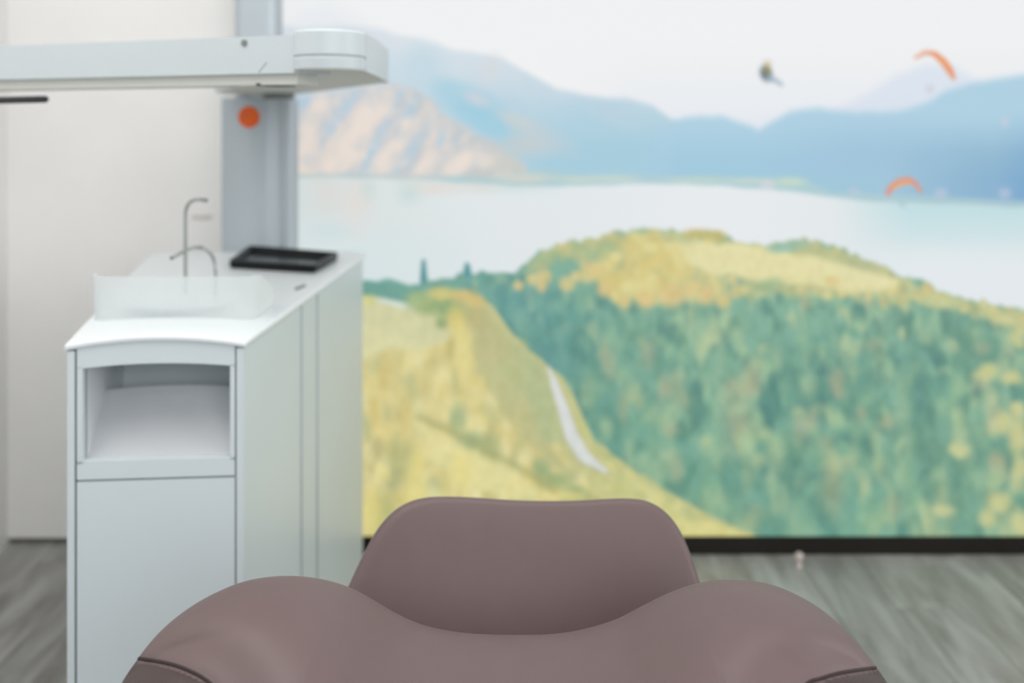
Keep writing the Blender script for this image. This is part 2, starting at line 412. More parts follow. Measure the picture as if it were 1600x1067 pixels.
# tree crowns over the forest, back to front
R = np.random.default_rng(5)
pal = [(92, 150, 138), (104, 160, 142), (120, 170, 146), (138, 180, 146), (82, 142, 136), (100, 158, 150), (154, 184, 146), (70, 130, 128), (126, 172, 150), (90, 152, 144), (168, 186, 146), (112, 168, 152)]
pal_dark = [(58, 116, 118), (66, 124, 118), (72, 128, 126), (52, 108, 116)]
tr = []
for k in range(2400):
    x = R.uniform(640, 1950); y = R.uniform(385, 850)
    if y < sl(x, forest_top) - 14: continue
    tr.append((y, x))
tr.sort()
for y, x in tr:
    s = 9 + 16 * (y - 400) / 430
    s *= R.uniform(.6, 1.25)
    left = x < 900 and y < 600
    u = R.random()
    c = np.array(pal_dark[R.integers(4)] if u < .24 else pal[R.integers(len(pal))], float)
    if u > .975: c = C(160, 160, 134)
    if left: c = c * .8 + C(70, 138, 146) * .2 - (8, 2, -4)
    haze = np.clip((640 - y) / 300, 0, 1) * .25
    c = c * (1 - haze) + C(146, 186, 178) * haze
    blob(x + s * .3, y + s * .9, s * .7, s * .9, c * .45 + C(58, 112, 112) * .55, .55, .9, 0, hill)
    c = c + (7, 5, 1)
    blob(x, y, s * R.uniform(.55, .9), s * R.uniform(1.0, 1.7), c, R.uniform(.55, .95), .8, R.uniform(-.15, .15), hill)
# broad dark valleys in the forest
fb = fbm(90, 140, 77, 2)
over(hill * np.clip((fb - .56) * 5, 0, 1) * .35 * np.clip((gy - 470) / 60, 0, 1), C(66, 128, 128))
over(hill * np.clip((.42 - fb) * 5, 0, 1) * .25 * np.clip((gy - 450) / 60, 0, 1), C(158, 188, 150))
for cx, cy, rx, ry, c, a in [(860, 560, 30, 40, (74, 136, 150), .45), (810, 470, 60, 30, (90, 152, 160), .5), (900, 500, 60, 40, (82, 146, 150), .35), (1430, 610, 18, 60, (66, 122, 124), .5), (1490, 780, 30, 50, (62, 122, 118), .5), (1400, 720, 30, 40, (110, 160, 140), .4),
                             (1150, 650, 18, 50, (170, 160, 132), .5), (1300, 760, 16, 40, (160, 158, 124), .5), (1120, 800, 50, 30, (140, 178, 140), .5), (1000, 680, 50, 20, (84, 150, 140), .5), (1080, 740, 60, 24, (86, 150, 136), .5), (1530, 560, 32, 24, (88, 140, 126), .6), (980, 580, 40, 30, (120, 172, 152), .4)]:
    blob(cx, cy, rx, ry, c, a, 1.4, 0, hill)
for k in range(70):
    x = R.uniform(930, 1600); y = R.uniform(520, 800)
    blob(x, y, R.uniform(6, 14), R.uniform(10, 24), [(166, 194, 156), (178, 194, 150), (172, 164, 136)][R.integers(3)], .45, 1.2, 0, hill)
# golden hill top and meadow
gold = poly([(815, 425), (840, 396), (880, 378), (960, 360), (1050, 356), (1100, 368), (1150, 374), (1250, 372), (1310, 384), (1380, 415), (1420, 438), (1500, 462), (1600, 484), (1960, 540), (1960, 580), (1600, 520), (1500, 484), (1400, 470), (1300, 462), (1200, 462), (1090, 468), (1040, 474), (970, 462), (930, 420), (880, 400), (840, 420)], 12, 8, 18, 51) * hill
over(gold * .8, C(206, 198, 138))
for k in range(620):
    x = R.uniform(820, 1950); top = sl(x, hillline)
    y = top + R.uniform(0, 90)
    j = int((y - py0) / STEP); i = int((x - px0) / STEP)
    if gold[min(j, NY - 1), min(i, NX - 1)] < .4: continue
    c = [(220, 200, 134), (212, 192, 130), (196, 184, 128), (226, 208, 140), (196, 186, 134), (164, 172, 128), (150, 172, 142)][R.integers(7)]
    blob(x, y, R.uniform(5, 10), R.uniform(6, 12), c, .75, .8, 0, hill)
mead = poly([(1030, 378), (1130, 380), (1220, 392), (1310, 404), (1370, 420), (1400, 438), (1395, 452), (1330, 452), (1260, 446), (1180, 440), (1110, 424), (1060, 404)], 9, 5, 25, 61)
over(mead, C(228, 215, 156)); over(mead * vnoise(90, 12, 5) * .6, C(234, 224, 176))
blob(1090, 366, 24, 8, (190, 178, 110), .9, .8); blob(1118, 368, 16, 8, (206, 180, 104), .8, .9)
for cx, cy in [(1232, 386), (1215, 388), (1250, 382)]: blob(cx, cy, 16, 7, (140, 184, 172), .9, .9)
blob(1300, 400, 50, 9, (176, 178, 128), .7, 1, .28); blob(1350, 415, 40, 8, (170, 176, 138), .7, 1, .3)
for k in range(90):
    a = R.uniform(0, 2 * math.pi); q = math.sqrt(R.random())
    blob(1000 + 72 * q * math.cos(a), 420 + 48 * q * math.sin(a), R.uniform(7, 13), R.uniform(8, 15), [(218, 194, 118), (224, 204, 130), (210, 188, 116), (228, 212, 144)][R.integers(4)], .7, .8, 0, hill)
for x, y, r in [(832, 436, 10), (850, 432, 12), (846, 448, 8), (886, 444, 12), (918, 428, 14), (934, 420, 12), (945, 452, 12), (900, 432, 8), (810, 446, 8), (1050, 462, 18), (1010, 468, 14), (880, 390, 12), (975, 470, 12), (1130, 470, 12), (1300, 440, 10), (1080, 450, 14), (1104, 462, 14)]:
    blob(x, y, r, r, [(224, 188, 126), (222, 194, 128)][R.integers(2)], .85, .8, 0, hill)
for cx, cy in [(905, 385), (870, 398), (850, 410), (930, 400), (950, 385), (1190, 448), (1210, 444)]: blob(cx, cy, 16, 10, (130, 166, 132), .6, 1.1, 0, hill)

# yellow slope at lower left, below the ridge running from the field down to the right
edge = [(415, 430), (580, 452), (650, 462), (700, 452), (745, 458), (770, 480), (800, 520), (850, 568), (880, 590), (905, 640), (930, 690), (970, 720), (1010, 752), (1060, 778), (1120, 812), (1190, 845), (1960, 1400)]
slope = below(edge, 6, 4, 10, 23)
over(slope, C(196, 190, 134))
over(slope * np.clip((830 - gx) / 120, 0, 1) * np.clip((gy - 520) / 40, 0, 1), C(222, 204, 128))
tr = []
for k in range(620):
    x = R.uniform(415, 1000); y = R.uniform(500, 860)
    if y < sl(x, [(415, 520), (640, 530), (700, 480), (740, 500), (860, 700), (1000, 760)]): continue
    tr.append((y, x))
tr.sort()
for y, x in tr:
    c = [(226, 206, 128), (232, 214, 142), (236, 222, 158), (220, 196, 112), (210, 190, 116), (226, 200, 112), (204, 188, 120), (176, 172, 110), (228, 212, 146), (164, 168, 112)][R.integers(10)]
    s = R.uniform(11, 23)
    blob(x + s * .45, y + s * .9, s * .6, s * .9, (182, 164, 98), .6, .9, 0, slope)
    blob(x, y, s * .7, s * 1.3, np.array(c) + (4, 4, 10), R.uniform(.6, .95), .8, R.uniform(-.1, .2), slope)
# pale field, road strip
over(poly([(415, 455), (560, 458), (600, 470), (640, 484), (700, 500), (716, 520), (690, 540), (640, 545), (600, 545), (568, 560), (415, 600)], 10, 4, 30, 71), C(213, 207, 162))
over(poly([(415, 500), (568, 506), (640, 530), (660, 545), (600, 548), (568, 566), (415, 590)], 14) * .7, C(226, 217, 166))
stroke([(560, 462), (600, 468), (645, 480)], [5, 6, 6], C(213, 218, 214))
over(poly([(415, 440), (575, 438), (640, 450), (700, 440), (715, 455), (640, 474), (590, 464), (415, 452)], 5), C(94, 154, 150))
blob(575, 468, 14, 7, (214, 206, 120), .8, .9)
stroke([(662, 408), (662, 440)], [3, 6], C(86, 146, 150)); stroke([(730, 414), (730, 430)], [4, 8], C(94, 152, 156))
# bushes beside the field and the olive ridge
over(poly([(722, 470), (760, 478), (800, 530), (850, 575), (870, 640), (860, 700), (900, 740), (860, 730), (800, 660), (760, 600), (730, 540)], 14, 8, 25, 81) * .9, C(184, 180, 128))
over(poly([(800, 540), (850, 575), (870, 640), (880, 690), (850, 690), (820, 610)], 16, 6) * .6, C(164, 182, 136))
for x, y, rx, ry, c in [(668, 474, 22, 18, (146, 170, 116)), (700, 480, 22, 18, (126, 160, 112)), (650, 470, 16, 14, (160, 180, 124)), (690, 458, 22, 10, (222, 196, 112)), (726, 462, 20, 10, (214, 182, 112)), (745, 472, 14, 10, (216, 184, 112)), (712, 500, 14, 22, (220, 196, 112)), (725, 535, 16, 30, (230, 210, 132)), (745, 500, 14, 18, (190, 174, 120)), (760, 540, 20, 26, (188, 178, 128)), (800, 580, 22, 20, (178, 180, 128)), (690, 505, 9, 9, (136, 160, 110))]:
    blob(x, y, rx, ry, c, .85, .9)
for x, y, rx, ry, c in [(715, 655, 12, 22, (128, 156, 116)), (735, 690, 22, 16, (116, 152, 118)), (765, 700, 16, 22, (156, 166, 112)), (590, 700, 12, 18, (170, 158, 110)), (625, 720, 22, 34, (158, 160, 104)), (612, 750, 14, 18, (150, 154, 112)), (600, 800, 20, 34, (168, 166, 94)), (640, 790, 20, 20, (206, 188, 110)), (870, 750, 26, 12, (140, 164, 112)), (845, 730, 14, 14, (134, 160, 116)), (905, 770, 20, 10, (148, 166, 110)), (600, 590, 10, 30, (208, 176, 96)), (585, 640, 8, 26, (212, 178, 96)), (635, 650, 8, 34, (216, 184, 104)), (700, 740, 8, 30, (196, 178, 100)), (760, 770, 8, 14, (196, 178, 104))]:
    blob(x, y, rx, ry, c, .75, 1.0)
over(poly([(650, 655), (690, 680), (760, 715), (830, 755), (870, 778), (800, 782), (720, 760), (670, 720)], 18, 4) * .85, C(236, 221, 152))
over(slope * np.clip((860 - gx) / 160, 0, 1) * np.clip((gy - 530) / 40, 0, 1) * .22, C(240, 226, 168))
stroke([(655, 652), (700, 672), (760, 702), (830, 742), (866, 768)], [4, 6, 7, 6, 4], C(160, 160, 104), .6, 10)
for x, y, rx, ry in [(650, 730, 14, 34), (720, 735, 16, 28), (580, 800, 16, 32), (600, 740, 10, 14), (890, 775, 20, 8), (940, 760, 22, 14), (650, 775, 20, 20)]:
    blob(x, y, rx, ry, (236, 216, 130), .7, .9)
# lower right strip of the slope and the road
over(poly([(880, 600), (905, 640), (930, 690), (985, 730), (1060, 780), (1190, 845), (1040, 850), (960, 800), (920, 760), (890, 700)], 10, 4) * .85, C(196, 192, 130))
over(poly([(1000, 790), (1060, 800), (1110, 815), (1180, 842), (1010, 850)], 8, 4) * .9, C(224, 210, 132))
over(poly([(950, 745), (1000, 752), (1060, 790), (1110, 830), (1000, 800)], 12) * .7, C(222, 212, 150))
for k in range(60):
    x = R.uniform(900, 1150); y = sl(x, edge) + R.uniform(5, 60)
    blob(x, y, R.uniform(6, 14), R.uniform(5, 9), [(228, 214, 140), (190, 190, 120), (212, 202, 128), (176, 184, 124)][R.integers(4)], .5, 1, .4, slope)
stroke([(857, 572), (866, 600), (880, 640), (893, 682), (912, 714), (948, 737)], [2, 7, 9, 12, 12, 5], C(176, 178, 150), .7, 8)
stroke([(857, 574), (867, 602), (880, 640), (893, 680), (912, 712), (946, 736)], [1.5, 6, 8, 10, 9, 3], C(217, 217, 226), 1, 4)
# yellow trees on the right
for x, y, rx, ry in [(1560, 660, 24, 22), (1590, 680, 22, 34), (1585, 640, 18, 14), (1500, 704, 17, 15), (1560, 790, 22, 26), (1590, 740, 20, 30), (1600, 820, 20, 30), (1540, 810, 20, 20), (1540, 580, 26, 16), (1580, 590, 20, 14), (1475, 800, 20, 12), (1570, 500, 30, 12), (1470, 470, 50, 10), (1590, 530, 16, 16)]:
    for k in range(5):
        blob(x + R.uniform(-rx, rx) * .5, y + R.uniform(-ry, ry) * .5, rx * .5, ry * .5, [(208, 202, 142), (214, 204, 140), (190, 194, 142), (202, 202, 150)][R.integers(4)], .55, 1.2)
# fine mottling everywhere on the land
mt = (fbm(9, 12, 91, 2) - .5)[..., None] * 16
img = img + mt * hill[..., None] + mt * .5 * (slope * (1 - hill))[..., None]
# paragliders printed in the sky
stroke([(1430, 90), (1446, 82), (1460, 84), (1474, 96), (1484, 110), (1490, 122)], [2, 3, 4, 5.5, 5.5, 3], C(228, 138, 92), .9, 4)
stroke([(1470, 92), (1480, 104), (1486, 116)], [1.5, 2, 1.5], C(240, 170, 110), .8, 3)
stroke([(1432, 90), (1450, 83)], [2, 2], C(216, 190, 180), .7, 4)
stroke([(1387, 302), (1393, 292), (1404, 284), (1418, 281), (1430, 286), (1438, 298)], [4, 5, 5, 5, 4, 3], C(222, 150, 132), .95, 4)
stroke([(1396, 293), (1408, 286), (1420, 285)], [3, 3, 3], C(236, 168, 100), .9, 3)
blob(1453, 139, 6, 7, (206, 206, 214), .8, 1); blob(1409, 318, 5, 6, (168, 200, 208), .8, 1)
blob(1199, 100, 7, 6, (214, 206, 178), .9, .8); blob(1197, 115, 9, 12, (96, 112, 122), .95, .8, -.3); blob(1199, 110, 5, 6, (160, 148, 92), .9, .8)
stroke([(1202, 122), (1212, 126), (1221, 132)], [5, 4, 3], C(158, 178, 192), .8, 4)
img = np.clip(img, 0, 255)

# slight saturation of the backlit print
img = img + C(0, 3, -4) * hill[..., None]
hz = (np.maximum(hill, slope) * np.clip(1.15 - (gy - 400) / 1200, .6, 1.0))[..., None]
lum = img.mean(axis=2, keepdims=True); img = img * (1 - hill[..., None]) + hill[..., None] * (lum + (img - lum) * .90)
img = img * (1 - .17 * hz) + C(206, 214, 190) * .17 * hz
img = np.clip(img, 0, 255)

box_t = thing('landscape_lightbox', 'large backlit wall print of an alpine lake with forested hills and paragliders', 'mural', ((px0 + px1) / 2 / F * D - 800 / F * D, D, 0))
def make_print():
    xs = (gx - 800) / F * D; zs = H - (gy - HY) / F * D
    co = np.stack([xs, np.full_like(xs, D), zs], -1).reshape(-1, 3)
    ii = np.arange(NX * NY).reshape(NY, NX)
    q = np.stack([ii[:-1, :-1], ii[1:, :-1], ii[1:, 1:], ii[:-1, 1:]], -1).reshape(-1, 4)
    me = bpy.data.meshes.new('print_panel')
    me.vertices.add(len(co)); me.vertices.foreach_set('co', co.ravel())
    me.loops.add(q.size); me.loops.foreach_set('vertex_index', q.ravel())
    me.polygons.add(len(q)); me.polygons.foreach_set('loop_start', np.arange(0, q.size, 4))
    me.update(calc_edges=True)
    ca = me.color_attributes.new('print', 'FLOAT_COLOR', 'POINT')
    rgba = np.ones((len(co), 4)); rgba[:, :3] = srgb(img.reshape(-1, 3))
    ca.data.foreach_set('color', rgba.ravel())
    m = bpy.data.materials.new('backlit_print'); m.use_nodes = True
    nt = m.node_tree; b = nt.nodes['Principled BSDF']
    at = nt.nodes.new('ShaderNodeVertexColor'); at.layer_name = 'print'
    mr = nt.nodes.new('ShaderNodeVectorMath'); mr.operation = 'SCALE'; mr.inputs['Scale'].default_value = 0.10
    nt.links.new(at.outputs['Color'], mr.inputs[0])
    nt.links.new(mr.outputs[0], b.inputs['Base Color'])
    nt.links.new(at.outputs['Color'], b.inputs['Emission Color'])
    b.inputs['Emission Strength'].default_value = 0.92
    b.inputs['Roughness'].default_value = 0.7; b.inputs['Specular IOR Level'].default_value = 0.1
    me.materials.append(m)
    o = bpy.data.objects.new('print_panel', me); COL.objects.link(o)
    o.parent = box_t; o.matrix_parent_inverse = parent_world(box_t).inverted()
make_print()
bx0, bx1 = (px0 - 800) / F * D, (px1 - 800) / F * D
bz0, bz1 = H - (py1 - HY) / F * D, H - (py0 - HY) / F * D
obj('bottom_frame', box(bmesh.new(), bx0 - .01, bx1 + .01, D - .004, D + .15, 0.0005, bz0 + .001, .001), M_black, box_t)
obj('top_frame', box(bmesh.new(), bx0 - .01, bx1 + .01, D - .004, D + .15, bz1 - .001, bz1 + .03, .001), M_black, box_t)
for a, b in ((bx0 - .01, bx0), (bx1, bx1 + .01)):
    obj('side_frame', box(bmesh.new(), a, b, D - .004, D + .15, bz0, bz1), M_alu, box_t)
obj('back_panel', box(bmesh.new(), bx0, bx1, D + .1, D + .15, bz0, bz1), M_white, box_t)

# ------------------------------------------------------------------ dental cabinet
ZT = 0.97
FL = Vector((-0.741, 1.517)); FR = Vector((-0.4535, 1.540))
BR = Vector((-0.420, 2.56)); BL = Vector((-1.00, 2.56))
cab = thing('dental_cabinet', 'tall white dental cabinet with open niche, curved worktop, frosted guard and steel taps', 'cabinet', (-0.65, 2.0, 0))
def lerp(a, b, t): return a + (b - a) * t
fdir = (FR - FL).normalized(); fn = Vector((fdir.y, -fdir.x))      # fn points to the viewer
def fpt(u, off=0.0):       # u metres along the front from the left corner, off toward the viewer
    return FL + fdir * u + fn * off
WF = (FR - FL).length
def arch(u, rise): 
    s = 2 * u / WF - 1
    return rise * (1 - s * s)
# front slab with arched top, built in the plane of the front
def front_slab(u0, u1, z0, z1, thick, name, rise0=0.0, rise1=0.0, bev=0.0025, m=M_white, off=0.0, hole=None):
    bm = bmesh.new(); N = 24
    def ring(o):
        pts = []
        for k in range(N + 1):
            u = lerp(u0, u1, k / N); p = fpt(u, o); pts.append(Vector((p.x, p.y, z1 + arch(u, rise1))))
        for k in range(N, -1, -1):
            u = lerp(u0, u1, k / N); p = fpt(u, o); pts.append(Vector((p.x, p.y, z0 + arch(u, rise0))))
        return pts
    A = [bm.verts.new(p) for p in ring(off)]; B = [bm.verts.new(p) for p in ring(off - thick)]
    n = len(A); L = (n // 2)
    for k in range(N):
        bm.faces.new((A[k], A[k + 1], A[n - 2 - k], A[n - 1 - k]))
        bm.faces.new((B[k + 1], B[k], B[n - 1 - k], B[n - 2 - k]))
    for k in range(n):
        j = (k + 1) % n
        bm.faces.new((A[j], A[k], B[k], B[j]))
    if bev:
        es = [e for e in bm.edges if len(e.link_faces) == 2 and e.calc_face_angle(0) > 1.0]
        bmesh.ops.bevel(bm, geom=es, offset=bev, segments=2, affect='EDGES', profile=.5)
    return obj(name, bm, m, cab, smooth=True)
def fz(py, d=1.528): return H - (py - HY) / F * d
G = 0.0025
SP = 0.0125                       # side panel thickness seen from the front
uL, uR = SP + G, WF - SP - G
z_seam = fz(748)
z_top = fz(541)
door = front_slab(uL, uR, 0.06, z_seam - G * .7, 0.018, 'door')
# niche: a frame around the opening, with sloping chute inside
nl, nr_ = uL + .0095, uR - .008
zb, zt = fz(718), fz(576)
front_slab(uL, uR, z_seam + G * .7, zb, 0.02, 'niche_sill', bev=.0008)
front_slab(uL, uR, zt, z_top, 0.02, 'niche_header', 0.009, 0.015, bev=.0008)
front_slab(uL, nl, zb - .004, zt + .004, 0.02, 'niche_stile', bev=.001)
front_slab(nr_, uR, zb - .004, zt + .004, 0.02, 'niche_stile', bev=.001)
def chute():
    bm = bmesh.new()
    # section (offset inward, z), extruded over the width, curving up a little in the middle at the back
    sec = [(0.016, zb - .002), (0.03, zb + .010), (0.092, zb + .084), (0.102, zb + .090)]
    N = 24; rows = []
    for off, z in sec:
        rows.append([])
        for k in range(N + 1):
            u = lerp(nl - .002, nr_ + .002, k / N)
            s = 2 * k / N - 1
            p = fpt(u, -off); rows[-1].append(bm.verts.new((p.x, p.y, z + (0.006 * (1 - s * s) if off > .095 else 0))))
    for A, B in zip(rows, rows[1:]):
        for k in range(N): bm.faces.new((A[k], A[k + 1], B[k + 1], B[k]))
    r = bmesh.ops.solidify(bm, geom=bm.faces[:], thickness=0.004)
    M_chute = mat('chute_lit_white', (240, 243, 246), 0.35)  # whiter than the cabinet: the light on the chute is put into colour
    obj('chute', bm, M_chute, cab, smooth=True)
    for u in (nl - .004, nr_):
        bm = bmesh.new()
        a, b_, c, d_ = fpt(u, -.012), fpt(u + .004, -.012), fpt(u + .004, -.20), fpt(u, -.20)
        prism(bm, [a, b_, c, d_], zb - .01, zt + .02)
        obj('niche_side', bm, M_top, cab)  # lighter worktop white also brightens the niche sides
    bm = bmesh.new()
    a, b_, c, d_ = fpt(nl - .004, -.20), fpt(nr_ + .004, -.20), fpt(nr_ + .004, -.205), fpt(nl - .004, -.205)
    prism(bm, [a, b_, c, d_], zb + .03, zt + .02)
    obj('niche_back', bm, M_white, cab)
    bm = bmesh.new()
    a, b_, c, d_ = fpt(nl - .004, -.012), fpt(nr_ + .004, -.012), fpt(nr_ + .004, -.20), fpt(nl - .004, -.20)
    prism(bm, [a, b_, c, d_], zt + .014, zt + .02)
    obj('niche_ceiling', bm, M_white, cab)
    p = fpt(.225, -.075)
    bm = bmesh.new(); cyl(bm, (p.x, p.y, zb + .0585), .005, .005, .002, (0, -.7, .7), 16)
    obj('drain_hole', bm, mat('drain_grey', (170, 178, 180)), cab)
chute()
# side panels
def side_panel(name, a, b, t, z0, z1, bev=.002):
    """vertical slab whose outer face runs from a to b; t thickness vector inward"""
    a, b = Vector(a), Vector(b); n = Vector(t)
    return obj(name, prism(bmesh.new(), [a, b, b + n, a + n], z0, z1, bev), M_white, cab, smooth=True)
sdir = (BR - FR).normalized()
R0 = FR + fn * 0.001
def sat(d): return lerp(FR, BR, (d - FR.y) / (BR.y - FR.y))
zsp = ZT - .012
side_panel('side_panel', R0, sat(1.901), (-SP, 0), .06, zsp)
side_panel('side_strip', sat(1.9165), sat(2.034), (-SP, 0), .06, zsp)
side_panel('side_panel', sat(2.052), BR, (-SP, 0), .06, zsp)
side_panel('side_panel', FL + fn * .001, BL, (SP, 0), .06, zsp)
side_panel('rear_panel', BL + Vector((SP, 0)), BR - Vector((SP, 0)), (0, -.012), .06, zsp)
# inner carcass (seen only through the seams) and plinth
inn = [fpt(SP + .001, -.21), fpt(WF - SP - .001, -.21), BR + Vector((-SP - .001, -.013)), BL + Vector((SP + .001, -.013))]
obj('carcass', prism(bmesh.new(), inn, .05, zsp - .02), M_carcass, cab)
obj('carcass_front', prism(bmesh.new(), [fpt(SP + .001, -.020), fpt(WF - SP - .001, -.020), fpt(WF - SP - .001, -.209), fpt(SP + .001, -.209)], .05, zb - .012), M_carcass, cab)
obj('plinth', prism(bmesh.new(), [fpt(.03, -.03), fpt(WF - .03, -.03), BR + Vector((-.03, -.03)), BL + Vector((.03, -.03))], 0.0, .055), M_dark, cab)
# header filler directly under the worktop is the arched header itself; worktop with crowned front
def worktop():
    bm = bmesh.new()
    NV = 40; NU = 30
    back_y = 2.665
    def P(i, j):
        v = j / NV; u = 2 * i / NU - 1
        yl = 1.513; yr = 1.536
        l0 = Vector((FL.x - .004, yl)); r0 = Vector((FR.x + .004, yr))
        l1 = Vector((-1.055, back_y)); r1 = Vector((BR.x - .002 + .008, back_y))
        a = lerp(l0, l1, v); b = lerp(r0, r1, v)
        p = lerp(a, b, (u + 1) / 2)
        # rounded rear corners
        dl = (p.y - (back_y - .09))
        if dl > 0:
            k = .09 - math.sqrt(max(0, .09 ** 2 - dl ** 2))
            if u < 0: p.x += k * (-u) ** 3
            else: p.x -= k * u ** 3 * .7
        crown = .014 * (1 - u * u) * max(0, 1 - v / .45) ** 1.5
        return p, ZT - .0005 + crown
    tv = [[None] * (NV + 1) for _ in range(NU + 1)]; bv = [[None] * (NV + 1) for _ in range(NU + 1)]
    for i in range(NU + 1):
        for j in range(NV + 1):
            p, z = P(i, j)
            tv[i][j] = bm.verts.new((p.x, p.y, z)); bv[i][j] = bm.verts.new((p.x, p.y, z - .0115))
    for i in range(NU):
        for j in range(NV):
            bm.faces.new((tv[i][j], tv[i + 1][j], tv[i + 1][j + 1], tv[i][j + 1]))
            bm.faces.new((bv[i][j + 1], bv[i + 1][j + 1], bv[i + 1][j], bv[i][j]))
    for i in range(NU):
        for j in (0, NV):
            bm.faces.new((tv[i][j], tv[i + 1][j], bv[i + 1][j], bv[i][j]))
    for j in range(NV):
        for i in (0, NU):
            bm.faces.new((tv[i][j], tv[i][j + 1], bv[i][j + 1], bv[i][j]))
    bmesh.ops.recalc_face_normals(bm, faces=bm.faces)
    es = [e for e in bm.edges if len(e.link_faces) == 2 and e.calc_face_angle(0) > 1.0]
    bmesh.ops.bevel(bm, geom=es, offset=.004, segments=3, affect='EDGES', profile=.5)
    return obj('worktop', bm, M_top, cab, smooth=True, angle=60)
worktop()
# cuspidor bowl: shallow white basin rising from the worktop
def lathe(bm, c, prof, n=48, sx=1, sy=1):
    rings = [[bm.verts.new((c[0] + r * sx * math.cos(2 * math.pi * i / n), c[1] + r * sy * math.sin(2 * math.pi * i / n), c[2] + z)) for i in range(n)] for r, z in prof]
    for A, B in zip(rings, rings[1:]):
        for i in range(n):
            j = (i + 1) % n; bm.faces.new((A[i], A[j], B[j], B[i]))
    bm.faces.new(rings[0][::-1]); bm.faces.new(rings[-1]); return bm
bc = (-0.655, 1.775, ZT)
obj('spittoon_bowl', lathe(bmesh.new(), bc, [(.060, .0), (.075, .006), (.094, .018), (.098, .021), (.092, .021), (.070, .012), (.040, .006), (.012, .004)], sx=1.1, sy=.75), M_white, cab, smooth=True)
# frosted splash guard, a low U of glass in front of the taps
def guard():
    bm = bmesh.new()
    path = [(-0.842, 1.84)]
    for a in np.linspace(0, 1, 7):
        th = math.pi + a * math.pi / 2
        path.append((-0.757 + .030 * math.cos(th) - .0, 1.722 + .030 * math.sin(th)))
    for a in np.linspace(0, 1, 7):
        th = -math.pi / 2 + a * math.pi / 2
        path.append((-0.510 + .030 * math.cos(th), 1.722 + .030 * math.sin(th)))
    path.append((-0.483, 1.84))
    path = [(-.800, 1.84)] + path[1:]
    T = .004
    outer = [Vector(p) for p in path]; n = len(outer); cols = []
    for i, p in enumerate(outer):
        t = (outer[min(i + 1, n - 1)] - outer[max(i - 1, 0)]).normalized(); nrm = Vector((-t.y, t.x))
        q = p + nrm * T; fl = -nrm * .004
        z0 = ZT + .0005; z1 = ZT + .084 if 0 < i < n - 1 else ZT + .03
        cols.append([bm.verts.new((p.x, p.y, z0)), bm.verts.new((p.x + fl.x, p.y + fl.y, z1)), bm.verts.new((q.x + fl.x, q.y + fl.y, z1)), bm.verts.new((q.x, q.y, z0))])
    for A, B in zip(cols, cols[1:]):
        for k in range(4):
            j = (k + 1) % 4; bm.faces.new((A[k], B[k], B[j], A[j]))
    bm.faces.new(cols[0]); bm.faces.new(cols[-1][::-1])
    return obj('splash_guard', bm, M_glass, cab, smooth=True, angle=50)
guard()
# taps
def tap(name, pts, r, base, lab):
    bm = tube(bmesh.new(), smooth_path(pts, 8), r)
    o = obj(name, bm, M_steel, cab, smooth=True, angle=60); o['label'] = lab
    bm = cyl(bmesh.new(), (base[0], base[1], ZT), r * 2.2, r * 1.8, .008, n=28, bev=.001)
    obj('tap_base', bm, M_steel, o, smooth=True)
    e = Vector(pts[-1]); d = (e - Vector(pts[-2])).normalized()
    obj('nozzle', cyl(bmesh.new(), e - d * .0005, r * .9, r * .9, .003, d, 16), M_dark, o)
d = 1.86
b1 = W(290, 478, d); b1.z = ZT
tap('tall_tap', [(b1.x, d, ZT), (b1.x, d, W(0, 380, d).z), (b1.x, d, W(0, 345, d).z), W(291, 327, d), W(297, 316, d), W(308, 311.5, d), W(322, 313, d + .01)], .0036, b1, 'tall thin steel cup filler bent at the top')
b2 = W(337, 470, d); b2.z = ZT
tap('bowl_tap', [(b2.x, d, ZT), (b2.x, d, W(0, 425, d).z), W(335, 408, d), W(328, 395, d - .01), W(317, 387.5, d - .02), W(304, 387, d - .03), W(290, 392, d - .045), W(278, 398, d - .06), W(269, 403, d - .07)], .0036, b2, 'low steel tap arched over the bowl')
# small slot in the worktop by the right edge
bm = bmesh.new(); p = W(464, 451, 2.03)
prism(bm, [(-.4845, 2.030), (-.478, 2.026), (-.470, 2.075), (-.4745, 2.08)], ZT - .002, ZT + .0035, .001)
obj('latch', bm, M_grey, cab)

# ------------------------------------------------------------------ tray
tray = thing('instrument_tray', 'black plastic instrument tray lying on the back of the white cabinet worktop', 'tray', (-.61, 2.42, ZT))
TQ = [Vector((-.727, 2.335)), Vector((-.487, 2.25)), Vector((-.474, 2.49)), Vector((-.762, 2.635))]
def rounded(Q, r, k=5):
    out = []; n = len(Q)
    for i in range(n):
        p, a, b = Q[i], Q[i - 1], Q[(i + 1) % n]
        da, db = (a - p).normalized(), (b - p).normalized()
        s, e = p + da * r, p + db * r
        for j in range(k + 1):
            t = j / k; out.append((1 - t) ** 2 * s + 2 * t * (1 - t) * p + t * t * e)
    return out
def inset(Q, d):
    c = sum(Q, Vector((0, 0))) / len(Q); out = []; n = len(Q)
    for i in range(n):
        p, a, b = Q[i], Q[i - 1], Q[(i + 1) % n]
        da, db = (a - p).normalized(), (b - p).normalized()
        s = abs(da.cross(db)); out.append(p + (da + db) * d / s)
    return out
bm = bmesh.new(); rings = []
for Q, r, z in [(inset(TQ, .003), .012, 0.0003), (TQ, .014, .006), (TQ, .014, .0195), (inset(TQ, .002), .013, .021), (inset(TQ, .008), .010, .021), (inset(TQ, .011), .009, .018), (inset(TQ, .016), .008, .005), (inset(TQ, .022), .006, .0035)]:
    rings.append([bm.verts.new((p.x, p.y, ZT + z)) for p in rounded(Q, r)])
for A, B in zip(rings, rings[1:]):
    n = len(A)
    for i in range(n): bm.faces.new((A[i], A[(i + 1) % n], B[(i + 1) % n], B[i]))
bm.faces.new(rings[0][::-1])
